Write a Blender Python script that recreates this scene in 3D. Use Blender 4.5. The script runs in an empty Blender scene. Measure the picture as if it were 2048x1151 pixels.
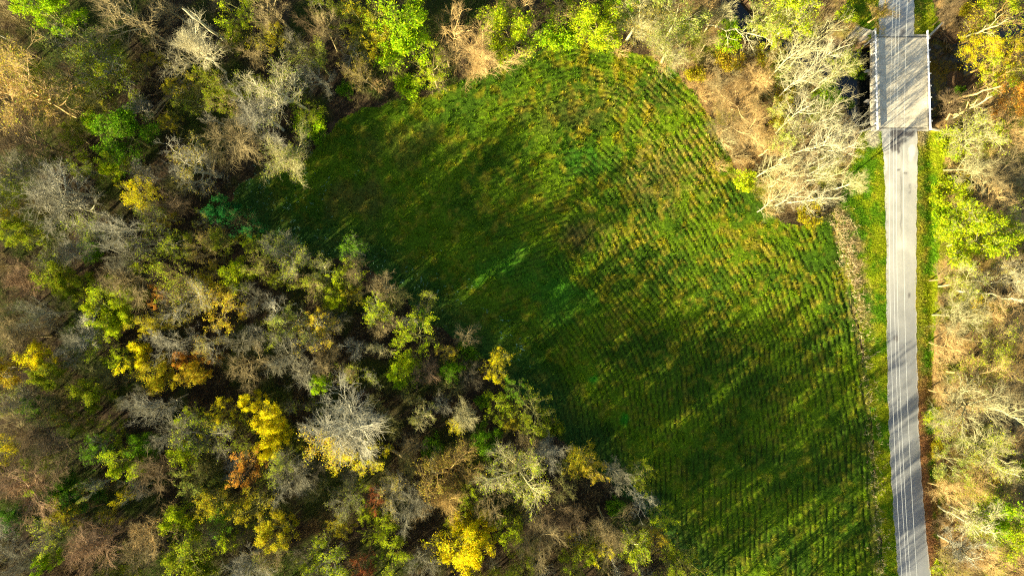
import bpy, math, random
import numpy as np

# ------------------------------------------------------------------ camera, sky, sun
S = 0.092                      # metres of ground per photograph pixel (2048 wide)
H = 125.6                      # height of the drone above the ground
scene = bpy.context.scene
COL = scene.collection
cam = bpy.data.cameras.new('camera')
cam.lens = 24.0; cam.sensor_width = 36.0; cam.clip_start = 1.0; cam.clip_end = 6000.0
camo = bpy.data.objects.new('camera', cam); COL.objects.link(camo)
camo.location = (0, 0, H); camo.rotation_euler = (0, 0, 0)
scene.camera = camo

SUN_EL, SUN_AZ = 18.0, 39.5    # elevation; shadows fall towards +x/+y at SUN_AZ above the x axis
world = bpy.data.worlds.new('World'); scene.world = world; world.use_nodes = True
wn = world.node_tree.nodes; wl = world.node_tree.links
bg = wn.get('Background') or wn.new('ShaderNodeBackground')
sky = wn.new('ShaderNodeTexSky'); sky.sky_type = 'NISHITA'; sky.sun_disc = False
sky.sun_elevation = math.radians(SUN_EL); sky.sun_rotation = math.radians(270 - SUN_AZ)
sky.air_density = 1.0; sky.dust_density = 1.0; sky.ozone_density = 1.0
wl.new(sky.outputs[0], bg.inputs[0]); bg.inputs[1].default_value = 0.064
ld = bpy.data.lights.new('sun', 'SUN'); ld.energy = 5.0; ld.angle = math.radians(0.5); ld.color = (1.0, 0.89, 0.62)
lo = bpy.data.objects.new('sun', ld); COL.objects.link(lo)
lo.rotation_euler = (math.radians(90 - SUN_EL), 0, math.radians(SUN_AZ - 90)); lo.location = (-60, -60, 80)
scene.view_settings.view_transform = 'Standard'; scene.view_settings.look = 'None'
scene.view_settings.gamma = 1.0; scene.view_settings.use_curve_mapping = False
scene.view_settings.exposure = 2.1
scene.cycles.use_denoising = False
scene.cycles.pixel_filter_type = 'BLACKMAN_HARRIS'; scene.cycles.filter_width = 1.2
scene.cycles.max_bounces = 6; scene.cycles.sample_clamp_indirect = 3.0

# ------------------------------------------------------------------ helpers
rng = np.random.default_rng(7); R = random.Random(11)
def P(px, py, z=0.0):
    k = S * (H - z) / H
    return ((px - 1024) * k, (575.5 - py) * k, z)
def PW(pts): return np.array([P(a, b)[:2] for a, b in pts])
def tag(o, label=None, cat=None, group=None, kind=None):
    if label: o['label'] = label
    if cat: o['category'] = cat
    if group: o['group'] = group
    if kind: o['kind'] = kind
    return o
def mesh_np(name, V, F, mats=(), cols=None, smooth=False, fl=None):
    """V (n,3); F (m,k) int array of same-size faces; cols (n,3) vertex albedo"""
    me = bpy.data.meshes.new(name)
    V = np.asarray(V, np.float32); F = np.asarray(F, np.int32)
    m, k = F.shape
    me.vertices.add(len(V)); me.vertices.foreach_set('co', V.ravel())
    me.loops.add(m * k); me.loops.foreach_set('vertex_index', F.ravel())
    me.polygons.add(m); me.polygons.foreach_set('loop_start', np.arange(0, m * k, k, dtype=np.int32))
    me.polygons.foreach_set('loop_total', np.full(m, k, np.int32))
    me.polygons.foreach_set('use_smooth', np.full(m, bool(smooth)))
    if cols is not None:
        a = me.color_attributes.new('col', 'FLOAT_COLOR', 'POINT')
        c = np.ones((len(V), 4), np.float32); c[:, :3] = cols
        a.data.foreach_set('color', c.ravel())
    for mt in mats: me.materials.append(mt)
    me.update(calc_edges=True); me.validate()
    return me
def obj(name, me, parent=None, loc=(0, 0, 0), rz=0.0):
    o = bpy.data.objects.new(name, me); COL.objects.link(o)
    o.location = loc; o.rotation_euler = (0, 0, rz)
    if parent: o.parent = parent
    return o
def empty(name, loc=(0, 0, 0), rz=0.0):
    o = bpy.data.objects.new(name, None); COL.objects.link(o)
    o.location = loc; o.rotation_euler = (0, 0, rz); o.empty_display_size = 0.5
    return o
class Bag:
    """collects faces, built into one mesh"""
    def __init__(s): s.v = []; s.f = []
    def add(s, vs, fs):
        n = len(s.v); s.v += [tuple(map(float, v)) for v in vs]; s.f += [tuple(n + i for i in f) for f in fs]
    def box(s, x0, x1, y0, y1, z0, z1):
        s.add([(x0,y0,z0),(x1,y0,z0),(x1,y1,z0),(x0,y1,z0),(x0,y0,z1),(x1,y0,z1),(x1,y1,z1),(x0,y1,z1)],
              [(0,3,2,1),(4,5,6,7),(0,1,5,4),(1,2,6,5),(2,3,7,6),(3,0,4,7)])
    def prism(s, pts, z0, z1):
        n = len(pts)
        zt = z1 if hasattr(z1, '__len__') else [z1] * n
        s.add([(p[0], p[1], z0) for p in pts] + [(p[0], p[1], zt[i]) for i, p in enumerate(pts)],
              [tuple(reversed(range(n))), tuple(range(n, 2*n))] + [(i, (i+1) % n, n + (i+1) % n, n + i) for i in range(n)])
    def sweep(s, path, prof):
        """profile (x across, z up) swept along a polyline given as 3-D points"""
        path = [np.array(p, float) for p in path]; m = len(prof); vs = []
        for i, p in enumerate(path):
            d = path[min(i+1, len(path)-1)] - path[max(i-1, 0)]; d[2] = 0; d /= np.linalg.norm(d)
            side = np.array([d[1], -d[0], 0])
            vs += [p + side * a + np.array([0, 0, b]) for a, b in prof]
        fs = [(i*m + j, i*m + (j+1) % m, (i+1)*m + (j+1) % m, (i+1)*m + j) for i in range(len(path)-1) for j in range(m)]
        fs += [tuple(range(m)), tuple(reversed(range((len(path)-1)*m, len(path)*m)))]
        s.add(vs, fs)
    def build(s, name, mat, parent=None, bevel=0.0, smooth=False):
        me = bpy.data.meshes.new(name); me.from_pydata(s.v, [], s.f); me.materials.append(mat)
        import bmesh
        b = bmesh.new(); b.from_mesh(me); bmesh.ops.recalc_face_normals(b, faces=b.faces)
        if bevel: bmesh.ops.bevel(b, geom=[e for e in b.edges], offset=bevel, segments=1, affect='EDGES')
        b.to_mesh(me); b.free()
        for p in me.polygons: p.use_smooth = smooth
        return obj(name, me, parent)

# value noise on arrays
_tabs = {}
def vnoise(x, y, scale, seed=0):
    if seed not in _tabs: _tabs[seed] = np.random.default_rng(1000 + seed).random((256, 256))
    T = _tabs[seed]
    u = np.asarray(x) / scale + 500.3; v = np.asarray(y) / scale + 700.7
    i = np.floor(u).astype(int); j = np.floor(v).astype(int); fu = u - i; fv = v - j
    fu = fu*fu*(3-2*fu); fv = fv*fv*(3-2*fv)
    a = T[i % 256, j % 256]; b = T[(i+1) % 256, j % 256]; c = T[i % 256, (j+1) % 256]; d = T[(i+1) % 256, (j+1) % 256]
    return (a*(1-fu) + b*fu)*(1-fv) + (c*(1-fu) + d*fu)*fv
def fbm(x, y, scale, octs=4, seed=0):
    t = 0; amp = 1; tot = 0
    for o in range(octs):
        t = t + amp * vnoise(x, y, scale / 2**o, seed + o); tot += amp; amp *= .55
    return t / tot
def sstep(t): t = np.clip(t, 0, 1); return t*t*(3-2*t)
def seg_dist(x, y, poly, closed=False):
    poly = np.asarray(poly); n = len(poly); best = np.full(np.shape(x), 1e9)
    for i in range(n if closed else n-1):
        ax, ay = poly[i]; bx, by = poly[(i+1) % n]; dx, dy = bx-ax, by-ay
        t = np.clip(((x-ax)*dx + (y-ay)*dy) / (dx*dx + dy*dy + 1e-9), 0, 1)
        best = np.minimum(best, np.hypot(x-ax-t*dx, y-ay-t*dy))
    return best
def inside(x, y, poly):
    poly = np.asarray(poly); n = len(poly); r = np.zeros(np.shape(x), bool)
    for i in range(n):
        ax, ay = poly[i]; bx, by = poly[(i+1) % n]
        if ay == by: continue
        c = ((ay > y) != (by > y)) & (x < (bx-ax)*(y-ay)/(by-ay) + ax); r ^= c
    return r
def sdist(x, y, poly):
    d = seg_dist(x, y, poly, True); return np.where(inside(x, y, poly), d, -d)
def smooth_poly(pts, it=2):
    p = np.array(pts, float)
    for _ in range(it):
        q = np.empty((2*len(p), 2)); nx = np.roll(p, -1, 0)
        q[0::2] = p*.75 + nx*.25; q[1::2] = p*.25 + nx*.75; p = q
    return p

# ------------------------------------------------------------------ layout, in photograph pixels on the ground
FIELD = smooth_poly(PW([(1150,86),(1060,104),(960,140),(880,182),(790,205),(700,222),(645,280),(600,335),(520,350),(465,372),
   (470,420),(540,490),(640,520),(720,520),(790,580),(850,640),(930,690),(1000,740),(1050,800),(1110,870),(1180,930),(1250,985),
   (1310,1050),(1360,1110),(1400,1180),(1470,1290),(1560,1400),(1780,1400),(1770,1151),(1755,1000),(1745,850),(1728,700),(1700,560),(1672,440),
   (1640,442),(1575,452),(1520,405),(1470,335),(1430,245),(1385,170),(1310,112),(1225,88)]), 2)
ROWS = smooth_poly(PW([(900,140),(1150,60),(1300,95),(1420,215),(1500,360),(1590,500),(1655,660),(1690,880),(1706,1151),(1710,1500),(1712,1502),(1600,420),(1400,130),(1150,55)]), 0)[:10]
CREEK = PW([(1480,-160),(1500,-20),(1545,35),(1600,62),(1680,66),(1732,86),(1745,77),(1856,77),(1886,47),(1925,62),(2000,20),(2200,-60),
   (2260,60),(2080,75),(1990,135),(1950,182),(1895,236),(1862,255),(1751,253),(1722,262),(1688,215),(1620,150),(1540,115),(1440,45),(1410,-160)])
RL = [(1758,-500),(1758,-80),(1758,75),(1762,160),(1763,260),(1769,350),(1772,450),(1773,600),(1775,750),(1778,850),(1782,950),(1789,1050),(1797,1151),(1812,1300),(1850,1600)]
RR = [(1829,-500),(1829,-80),(1829,75),(1832,160),(1835,260),(1835,350),(1833,450),(1832,600),(1835,750),(1838,850),(1843,950),(1850,1050),(1862,1151),(1882,1300),(1925,1600)]
ROAD = PW(RL + RR[::-1])
RC = PW([((a[0]+b[0])/2, a[1]) for a, b in zip(RL, RR)])
VERGE = PW([(1672,440),(1664,425),(1680,400),(1690,350),(1712,305),(1722,262),(1768,255),(1768,300),(1800,300),(1840,258),(1885,262),(1888,300),(1885,380),(1880,470),
   (1876,560),(1874,640),(1868,720),(1868,800),(1874,900),(1878,1000),(1880,1100),(1900,1400),(1780,1400),(1770,1151),(1755,1000),(1745,850),(1728,700),(1700,560)])
VERGE_N = PW([(1690,-300),(1694,20),(1712,45),(1745,77),(1856,77),(1884,48),(1868,20),(1866,-300)])

def in_wood(x, y, m=.8): return (sdist(x, y, FIELD) < -m+1) & (sdist(x, y, VERGE) < -.3) & (sdist(x, y, VERGE_N) < -.3) & (sdist(x, y, ROAD) < -1.5) & (sdist(x, y, CREEK) < -.2) & ((np.abs(x - 71.3) > 7) | (np.abs(y - 37.5) > 9))
RUT1 = PW([(1668,440),(1680,520),(1697,640),(1712,780),(1722,900),(1730,1050),(1735,1180)])
RUT2 = PW([(1690,545),(1712,640),(1727,780),(1736,900),(1743,1050),(1748,1180)])
RUT3 = PW([(1672,600),(1682,700),(1697,820),(1707,950),(1714,1180)])
def ground_z(x, y):
    x = np.asarray(x, float); y = np.asarray(y, float)
    far = np.hypot(x, y)
    z = (fbm(x, y, 14, 3, 3) - .5) * .9 + (fbm(x, y, 2.2, 2, 8) - .5) * .22
    z = z + sstep((far - 250) / 1200) * (fbm(x, y, 400, 2, 5) - .4) * 30
    df = sdist(x, y, FIELD); kf = sstep(df / 3 + .4)
    row = seg_dist(x, y, ROWS) + (fbm(x, y, 11, 2, 20) - .5) * 1.6 + (fbm(x, y, 2.6, 2, 25) - .5) * .4
    amp = .01 + .115 * sstep((x + 22) / 40) * sstep(fbm(x, y, 5, 4, 30) * 5 - 1.45)
    ruts = np.exp(-(seg_dist(x, y, RUT1)/.3)**2) + np.exp(-(seg_dist(x, y, RUT2)/.28)**2)*.8 + np.exp(-(seg_dist(x, y, RUT3)/.25)**2)*.6
    fz = (fbm(x, y, 25, 2, 4) - .5) * .5 - amp * 2.0 * np.clip(np.sin(row * 2*math.pi / 1.0), 0, 1)**2 - .28 * ruts * (.4 + .6*fbm(x, y, 2, 2, 77)) + (fbm(x, y, .9, 2, 9) - .5) * .26
    z = z * (1-kf) + fz * kf
    dr = seg_dist(x, y, RC)
    z = z * sstep((dr - 3.3) / 3.5) - .08
    ditch = np.exp(-((dr - 5.6) / 1.1)**2) * (x > 72) * .35
    z = z - ditch * (1 - sstep((x - 82) / 3))
    dc = sdist(x, y, CREEK)
    near = sstep((14 - np.hypot(x - 71.5, y - 37)) / 5)
    tr = 2.2 - 1.3 * near
    bed = -3.3 + (fbm(x, y, 3, 3, 15) - .5) * .6
    bx, by = P(1927, 150)[:2]; bed = bed + 1.05 * np.exp(-(((x-bx)/2.6)**2 + ((y-by)/2.9)**2))
    k = sstep(dc / tr)
    return z * (1-k) + bed * k

# ------------------------------------------------------------------ materials
def mat(name, base=(.2, .2, .2), rough=.85, spec=.2):
    m = bpy.data.materials.new(name); m.use_nodes = True
    b = m.node_tree.nodes['Principled BSDF']; b.inputs['Base Color'].default_value = (*base, 1)
    b.inputs['Roughness'].default_value = rough; b.inputs['Specular IOR Level'].default_value = spec
    return m, m.node_tree.nodes, m.node_tree.links, b
def noise(n, l, scale, detail=6, rough=.6, co=None):
    t = n.new('ShaderNodeTexNoise'); t.inputs['Scale'].default_value = scale; t.inputs['Detail'].default_value = detail
    t.inputs['Roughness'].default_value = rough
    if co is None:
        tc = n.new('ShaderNodeTexCoord'); co = tc.outputs['Object']
    l.new(co, t.inputs['Vector']); return t.outputs[0]
def ramp(n, l, src, stops):
    r = n.new('ShaderNodeValToRGB'); e = r.color_ramp.elements
    while len(e) < len(stops): e.new(.5)
    for i, (p, c) in enumerate(stops):
        e[i].position = p; e[i].color = (*c, 1) if hasattr(c, '__len__') else (c, c, c, 1)
    l.new(src, r.inputs[0]); return r.outputs[0]
def mult(n, l, a, b, mode='MULTIPLY', f=1.0):
    m = n.new('ShaderNodeMix'); m.data_type = 'RGBA'; m.blend_type = mode
    if hasattr(f, 'is_linked'): l.new(f, m.inputs[0])
    else: m.inputs[0].default_value = f
    for s, v in ((m.inputs[6], a), (m.inputs[7], b)):
        if hasattr(v, '__len__'): s.default_value = (*v, 1)
        else: l.new(v, s)
    return m.outputs[2]
def bump(n, l, h, bsdf, strength=.5, dist=.1):
    b = n.new('ShaderNodeBump'); b.inputs['Strength'].default_value = strength; b.inputs['Distance'].default_value = dist
    l.new(h, b.inputs['Height']); l.new(b.outputs[0], bsdf.inputs['Normal'])
def attr_mat(name, lo, hi, scale, bs=.6, bd=.15, rough=.95):
    m, n, l, b = mat(name, rough=rough, spec=.08)
    a = n.new('ShaderNodeAttribute'); a.attribute_name = 'col'
    h = noise(n, l, scale, 8, .7)
    c = mult(n, l, a.outputs['Color'], ramp(n, l, h, [(.3, lo), (.7, hi)]))
    l.new(c, b.inputs['Base Color']); bump(n, l, h, b, bs, bd); return m
M_GROUND = attr_mat('soil and litter', (.55, .5, .45), (1.35, 1.3, 1.2), 2.6, .8, .25)
M_MEADOW = attr_mat('meadow turf', (.26, .25, .2), (1.35, 1.3, .9), 2.6, .9, .3)
M_TUFT = attr_mat('grass blades', (.8, .8, .8), (1.2, 1.2, 1.2), 1.0, 0, .01)
def blade_mat(name, transl=.35):
    m = bpy.data.materials.new(name); m.use_nodes = True; n = m.node_tree.nodes; l = m.node_tree.links; n.clear()
    a = n.new('ShaderNodeAttribute'); a.attribute_name = 'col'
    d = n.new('ShaderNodeBsdfDiffuse'); t = n.new('ShaderNodeBsdfTranslucent'); x = n.new('ShaderNodeMixShader'); o = n.new('ShaderNodeOutputMaterial')
    l.new(a.outputs['Color'], d.inputs[0]); l.new(a.outputs['Color'], t.inputs[0]); x.inputs[0].default_value = transl
    l.new(d.outputs[0], x.inputs[1]); l.new(t.outputs[0], x.inputs[2]); l.new(x.outputs[0], o.inputs[0]); return m
M_BLADE = blade_mat('blades', .3)
def bark_mat():
    m, n, l, b = mat('bark', rough=.9, spec=.1)
    oi = n.new('ShaderNodeObjectInfo'); h = noise(n, l, 1.3, 4, .7)
    c = mult(n, l, oi.outputs['Color'], ramp(n, l, h, [(.3, (.6, .58, .55)), (.7, (1.25, 1.22, 1.18))]))
    l.new(c, b.inputs['Base Color']); return m
def leaf_mat():
    m = bpy.data.materials.new('leaf'); m.use_nodes = True; n = m.node_tree.nodes; l = m.node_tree.links; n.clear()
    oi = n.new('ShaderNodeObjectInfo'); a = n.new('ShaderNodeAttribute'); a.attribute_name = 'col'
    c = mult(n, l, oi.outputs['Color'], a.outputs['Color'])
    d = n.new('ShaderNodeBsdfDiffuse'); t = n.new('ShaderNodeBsdfTranslucent'); x = n.new('ShaderNodeMixShader'); o = n.new('ShaderNodeOutputMaterial')
    l.new(c, d.inputs[0]); l.new(c, t.inputs[0]); x.inputs[0].default_value = .42
    l.new(d.outputs[0], x.inputs[1]); l.new(t.outputs[0], x.inputs[2]); l.new(x.outputs[0], o.inputs[0]); return m
M_BARK = bark_mat(); M_LEAF = leaf_mat()

def concrete(name, c0, c1, c2, sc=1.2):
    m, n, l, b = mat(name, rough=.85, spec=.25)
    h = noise(n, l, sc * .35, 8, .65); h2 = noise(n, l, sc * 9, 4, .7)
    c = ramp(n, l, h, [(.33, c0), (.5, c1), (.66, c2)])
    c = mult(n, l, c, ramp(n, l, h2, [(.3, .82), (.7, 1.12)]))
    l.new(c, b.inputs['Base Color']); bump(n, l, h2, b, .25, .02); return m
M_DECK = concrete('worn deck concrete', (.40, .35, .25), (.58, .51, .36), (.70, .62, .44), 1.8)
M_CONC = concrete('concrete', (.28, .25, .19), (.42, .37, .27), (.5, .45, .34), 2)
M_RAIL, _n, _l, _b = mat('galvanised rail', (.72, .73, .74), .6, .4)
M_JOINT = mat('joint sealant', (.035, .033, .03), .8)[0]
M_WIRE = mat('aluminium wire', (.5, .52, .5), .6, .3)[0]
M_WOODP = concrete('weathered pole wood', (.12, .09, .06), (.2, .16, .11), (.28, .22, .16), 3)
def road_mat():
    m, n, l, b = mat('bleached asphalt', rough=.9, spec=.2)
    a = n.new('ShaderNodeAttribute'); a.attribute_name = 'col'
    g = noise(n, l, 14, 4, .8); h = noise(n, l, .35, 6, .6)
    c = mult(n, l, a.outputs['Color'], ramp(n, l, g, [(.3, .84), (.7, 1.12)]))
    c = mult(n, l, c, ramp(n, l, h, [(.35, .9), (.65, 1.08)]))
    l.new(c, b.inputs['Base Color']); bump(n, l, g, b, .3, .01); return m
M_ROAD = road_mat()
def water_mat():
    m, n, l, b = mat('creek water', (.012, .013, .009), .07, .5)
    bump(n, l, noise(n, l, 1.6, 3, .6), b, .12, .05); return m
M_WATER = water_mat()

# ------------------------------------------------------------------ ground: one grid, split by what grows on it
def axis(a, b, step, far):
    core = np.arange(a, b + step, step); g = []; s = step; v = b
    while v < far: s *= 1.28; v += s; g.append(v)
    left = [a - (q - b) for q in g][::-1]
    return np.array(left + list(core) + g)
gx = axis(-101, 101, .3, 2600); gy = axis(-60, 60, .3, 2600)
GX, GY = np.meshgrid(gx, gy); GZ = ground_z(GX, GY)
nx, ny = len(gx), len(gy)
def patch(x, y, px, py, rx, ry, soft=.5, seed=40):
    cx, cy = P(px, py)[:2]
    d = np.hypot((x-cx)/(rx*S), (y-cy)/(ry*S)) + (fbm(x, y, 2.5, 3, seed) - .5) * 1.3
    return sstep((1 - d) / soft)
def lerp(c, col, k): return c * (1-k[..., None]) + np.array(col) * k[..., None]
def meadow_col(x, y):
    n1 = fbm(x, y, 7, 4, 50); n2 = fbm(x, y, 1.4, 3, 60); n3 = fbm(x, y, .6, 2, 66)
    c = np.zeros(np.shape(x) + (3,)) + np.array((.052, .115, .006))
    e = sstep((x + 45) / 80); nn = sstep((y + 50) / 90)              # the drier east and north of the field
    c = lerp(c, (.12, .205, .006), sstep((n1 - .42) * 4 + n2 * .6) * (.35 + .65 * e))
    c = lerp(c, (.20, .19, .008), sstep((n2 - .5) * 5) * (.35 + .65 * e * nn))
    c = lerp(c, (.29, .255, .035), sstep((n3 * .55 + n2 * .45 - .57) * 9) * (.38 + .45 * sstep((x - 5) / 30) * sstep((y + 20) / 40)))
    for (px, py, rx, ry, k) in ((1330,330,120,90,.55),(1420,300,60,120,.6),(1280,190,180,60,.35),(1180,470,60,60,.4)):
        c = lerp(c, (.32, .265, .06), patch(x, y, px, py, rx, ry, .7, 44) * sstep((n3 - .42) * 6) * k)
    for (px, py, rx, ry) in ((1185,320,66,34),(1060,545,110,70),(1185,757,17,14),(1250,838,12,15),(980,530,60,40),(1130,600,70,60)):
        sm = rx < 30
        c = lerp(c, (.04, .26, .012) if sm else (.04, .15, .010), patch(x, y, px, py, rx, ry, .6, 41) * (.9 if sm else .7))
    for (px, py, rx, ry, k) in ((720,400,110,60,.5),(800,290,120,60,.3),(1150,470,50,35,.5),(1130,230,120,60,.3),(1330,380,110,70,.25)):
        c = lerp(c, (.10, .065, .03), patch(x, y, px, py, rx, ry, .8, 42) * k)
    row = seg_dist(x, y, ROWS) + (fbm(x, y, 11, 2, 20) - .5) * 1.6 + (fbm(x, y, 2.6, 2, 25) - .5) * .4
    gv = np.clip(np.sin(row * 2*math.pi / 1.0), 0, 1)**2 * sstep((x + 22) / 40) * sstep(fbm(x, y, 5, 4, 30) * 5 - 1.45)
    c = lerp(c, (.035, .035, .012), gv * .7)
    # dark teal strip along the wood: the wood's shade painted into the turf colour
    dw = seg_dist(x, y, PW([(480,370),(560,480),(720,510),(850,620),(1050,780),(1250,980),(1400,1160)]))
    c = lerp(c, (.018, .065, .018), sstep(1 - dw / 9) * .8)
    # straw by the east margin
    dm = seg_dist(x, y, PW([(1672,430),(1700,520),(1718,600),(1730,720),(1745,860),(1752,1000),(1765,1151)]))
    c = lerp(c, (.44, .33, .16), sstep(1.15 - dm / (1.0 + 2.2 * vnoise(x, y, 6, 71))) * sstep((n2 - .38) * 6) * (.08 + .92 * sstep((y + 16) / 20)))
    return c
def verge_col(x, y):
    n1 = fbm(x, y, 3, 3, 80); n2 = fbm(x, y, .9, 2, 84)
    c = np.zeros(np.shape(x) + (3,)) + np.array((.10, .22, .008))
    c = lerp(c, (.26, .31, .010), sstep((n1 - .35) * 4))
    c = lerp(c, (.38, .34, .03), sstep((n2 - .58) * 6) * .6)
    dr = seg_dist(x, y, RC); east = x > 72
    ty = sstep((-6 - y) / 22)
    c = lerp(c, (.30, .16, .07), east * sstep((5.2 - dr) / 1.6 + (n2-.5)*2) * (.25 + .75 * ty))
    c = lerp(c, (.24, .12, .055), east * ty * sstep((n1 - .32) * 5) * .85)
    c = lerp(c, (.36, .28, .12), sstep(1.2 - seg_dist(x, y, PW([(1678,425),(1710,480),(1722,560),(1738,680),(1750,800)])) / 1.9) * sstep((n2 - .35) * 5) * (x < 72) * (.05 + .95 * sstep((y + 14) / 18)))
    gr = patch(x, y, 1748, 272, 26, 22, .4, 46); c = lerp(c, (.46, .42, .36), gr * (x < 68.5))
    gr = patch(x, y, 1845, 262, 16, 30, .5, 47) * (x > 73); c = lerp(c, (.42, .32, .2), gr * .7)
    return c
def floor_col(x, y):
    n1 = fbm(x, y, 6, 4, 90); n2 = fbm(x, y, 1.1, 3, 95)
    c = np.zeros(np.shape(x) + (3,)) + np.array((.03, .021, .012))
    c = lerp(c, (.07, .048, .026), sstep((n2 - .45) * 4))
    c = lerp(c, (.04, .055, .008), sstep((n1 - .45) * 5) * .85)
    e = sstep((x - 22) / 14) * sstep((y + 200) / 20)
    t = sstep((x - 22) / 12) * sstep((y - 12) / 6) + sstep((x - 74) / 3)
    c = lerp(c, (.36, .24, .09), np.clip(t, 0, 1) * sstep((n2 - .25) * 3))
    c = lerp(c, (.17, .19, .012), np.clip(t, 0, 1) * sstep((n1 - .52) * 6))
    dc = sdist(x, y, CREEK)
    c = lerp(c, (.085, .055, .03), sstep((dc + .6) / 1.5))
    c = lerp(c, (.45, .38, .27), patch(x, y, 1726, 63, 30, 20, .35, 48))
    return c
fcx = (gx[:-1] + gx[1:]) / 2; fcy = (gy[:-1] + gy[1:]) / 2
FX, FY = np.meshgrid(fcx, fcy)
wob = (fbm(FX, FY, 3, 3, 33) - .5) * 1.6
zone = np.zeros(FX.shape, int)
zone[(sdist(FX, FY, VERGE) + wob*.4 > 0) | (sdist(FX, FY, VERGE_N) + wob*.4 > 0)] = 2
zone[sdist(FX, FY, FIELD) + wob > 0] = 1
zone[sdist(FX, FY, CREEK) > .3] = 3
zone[(np.abs(FX) > 150) | (np.abs(FY) > 120)] = 0
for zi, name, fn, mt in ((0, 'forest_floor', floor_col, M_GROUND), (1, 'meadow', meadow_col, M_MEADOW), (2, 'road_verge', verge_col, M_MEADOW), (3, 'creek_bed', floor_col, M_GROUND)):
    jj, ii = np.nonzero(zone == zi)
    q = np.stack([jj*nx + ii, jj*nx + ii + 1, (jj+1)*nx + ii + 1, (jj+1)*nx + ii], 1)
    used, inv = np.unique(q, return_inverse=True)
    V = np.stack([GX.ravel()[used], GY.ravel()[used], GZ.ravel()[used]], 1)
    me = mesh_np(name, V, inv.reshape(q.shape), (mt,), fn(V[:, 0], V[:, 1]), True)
    tag(obj(name, me), kind='structure')

# water
W = [(-2, 0)]
wb = Bag(); wp = [P(a, b)[:2] for a, b in ((1380,-200),(1560,-200),(1560,20),(1700,40),(1905,20),(2050,-60),(2300,-120),(2320,120),(2030,150),(1960,230),(1860,275),(1740,275),(1680,260),(1600,170),(1380,60))]
wb.add([(p[0], p[1], -2.62) for p in wp], [tuple(reversed(range(len(wp))))])
tag(wb.build('water', M_WATER), kind='structure')

# road: fine grid between its two edges
def road_grid():
    L = PW(RL); Rr = PW(RR); ys = np.arange(-95, 100, .3)
    lx = np.interp(ys, L[::-1, 1], L[::-1, 0]); rx = np.interp(ys, Rr[::-1, 1], Rr[::-1, 0])
    lx = lx + (fbm(ys, ys*0, 1.1, 4, 101) - .5) * .6; rx = rx + (fbm(ys, ys*0+9, 1.1, 4, 104) - .5) * .5
    n = 25; t = np.linspace(0, 1, n)
    X = lx[:, None] * (1-t) + rx[:, None] * t; Y = np.repeat(ys[:, None], n, 1)
    Z = .02 - .05 * (2*t - 1)**2 + 0 * X
    c = np.zeros(X.shape + (3,)) + np.array((.37, .355, .30))
    c = lerp(c, (.47, .445, .37), sstep((fbm(X, Y, 5, 3, 110) - .42) * 4))
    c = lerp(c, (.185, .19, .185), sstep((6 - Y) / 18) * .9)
    T = np.repeat(t[None], len(ys), 0)
    tr = np.exp(-((T-.27)/.06)**2) + np.exp(-((T-.70)/.06)**2)
    c = lerp(c, (.25, .245, .235), np.clip(tr, 0, 1) * .25)
    crack = np.exp(-((T-.51 - .02*np.sin(Y*.3))/.018)**2) * sstep((Y - 0) / 12) * (Y < 27); c = lerp(c, (.12, .11, .10), crack * .6)
    edge = sstep((np.abs(T - .5) - .455) / .03); c = lerp(c, (.5, .46, .38), edge * .7)
    f = fbm(X, Y, 1.2, 3, 120)
    for (px, py, rx_, ry_, k) in ((1800,266,26,10,1),(1815,268,16,9,1),(1796,284,5,22,1),(1785,290,6,14,1),(1808,280,9,9,.8),(1768,264,0.1,0.1,0),
        (1797,340,4,3,.9),(1811,347,6,5,.8),(1820,375,3,14,.5),(1793,676,6,6,.8),(1818,590,3,6,.8),(1806,62,8,7,.8),(1803,70,9,4,.7),(1818,3,4,3,.8),(1825,985,1.5,4,.7),(1776,306,7,3,.4)):
        cx, cy = P(px, py)[:2]
        d = np.hypot((X-cx)/(rx_*S), (Y-cy)/(ry_*S)) + (f - .5) * 1.5
        c = lerp(c, (.11, .10, .092), sstep((1-d)/.25) * k)
    for (px, py, rx_, ry_) in ((1769,330,6,22),(1822,305,6,20),(1826,300,5,14)):
        cx, cy = P(px, py)[:2]; d = np.hypot((X-cx)/(rx_*S), (Y-cy)/(ry_*S)) + (f-.5)*.8
        c = lerp(c, (.62, .58, .46), sstep((1-d)/.4))
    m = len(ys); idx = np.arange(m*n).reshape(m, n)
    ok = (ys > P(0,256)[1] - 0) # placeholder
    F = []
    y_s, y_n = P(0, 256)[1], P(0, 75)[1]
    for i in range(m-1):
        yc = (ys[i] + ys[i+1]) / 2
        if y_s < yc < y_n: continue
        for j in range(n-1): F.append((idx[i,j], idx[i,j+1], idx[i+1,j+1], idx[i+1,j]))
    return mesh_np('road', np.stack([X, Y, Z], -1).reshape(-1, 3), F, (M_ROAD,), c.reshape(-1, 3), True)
tag(obj('road', road_grid()), kind='structure')

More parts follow.
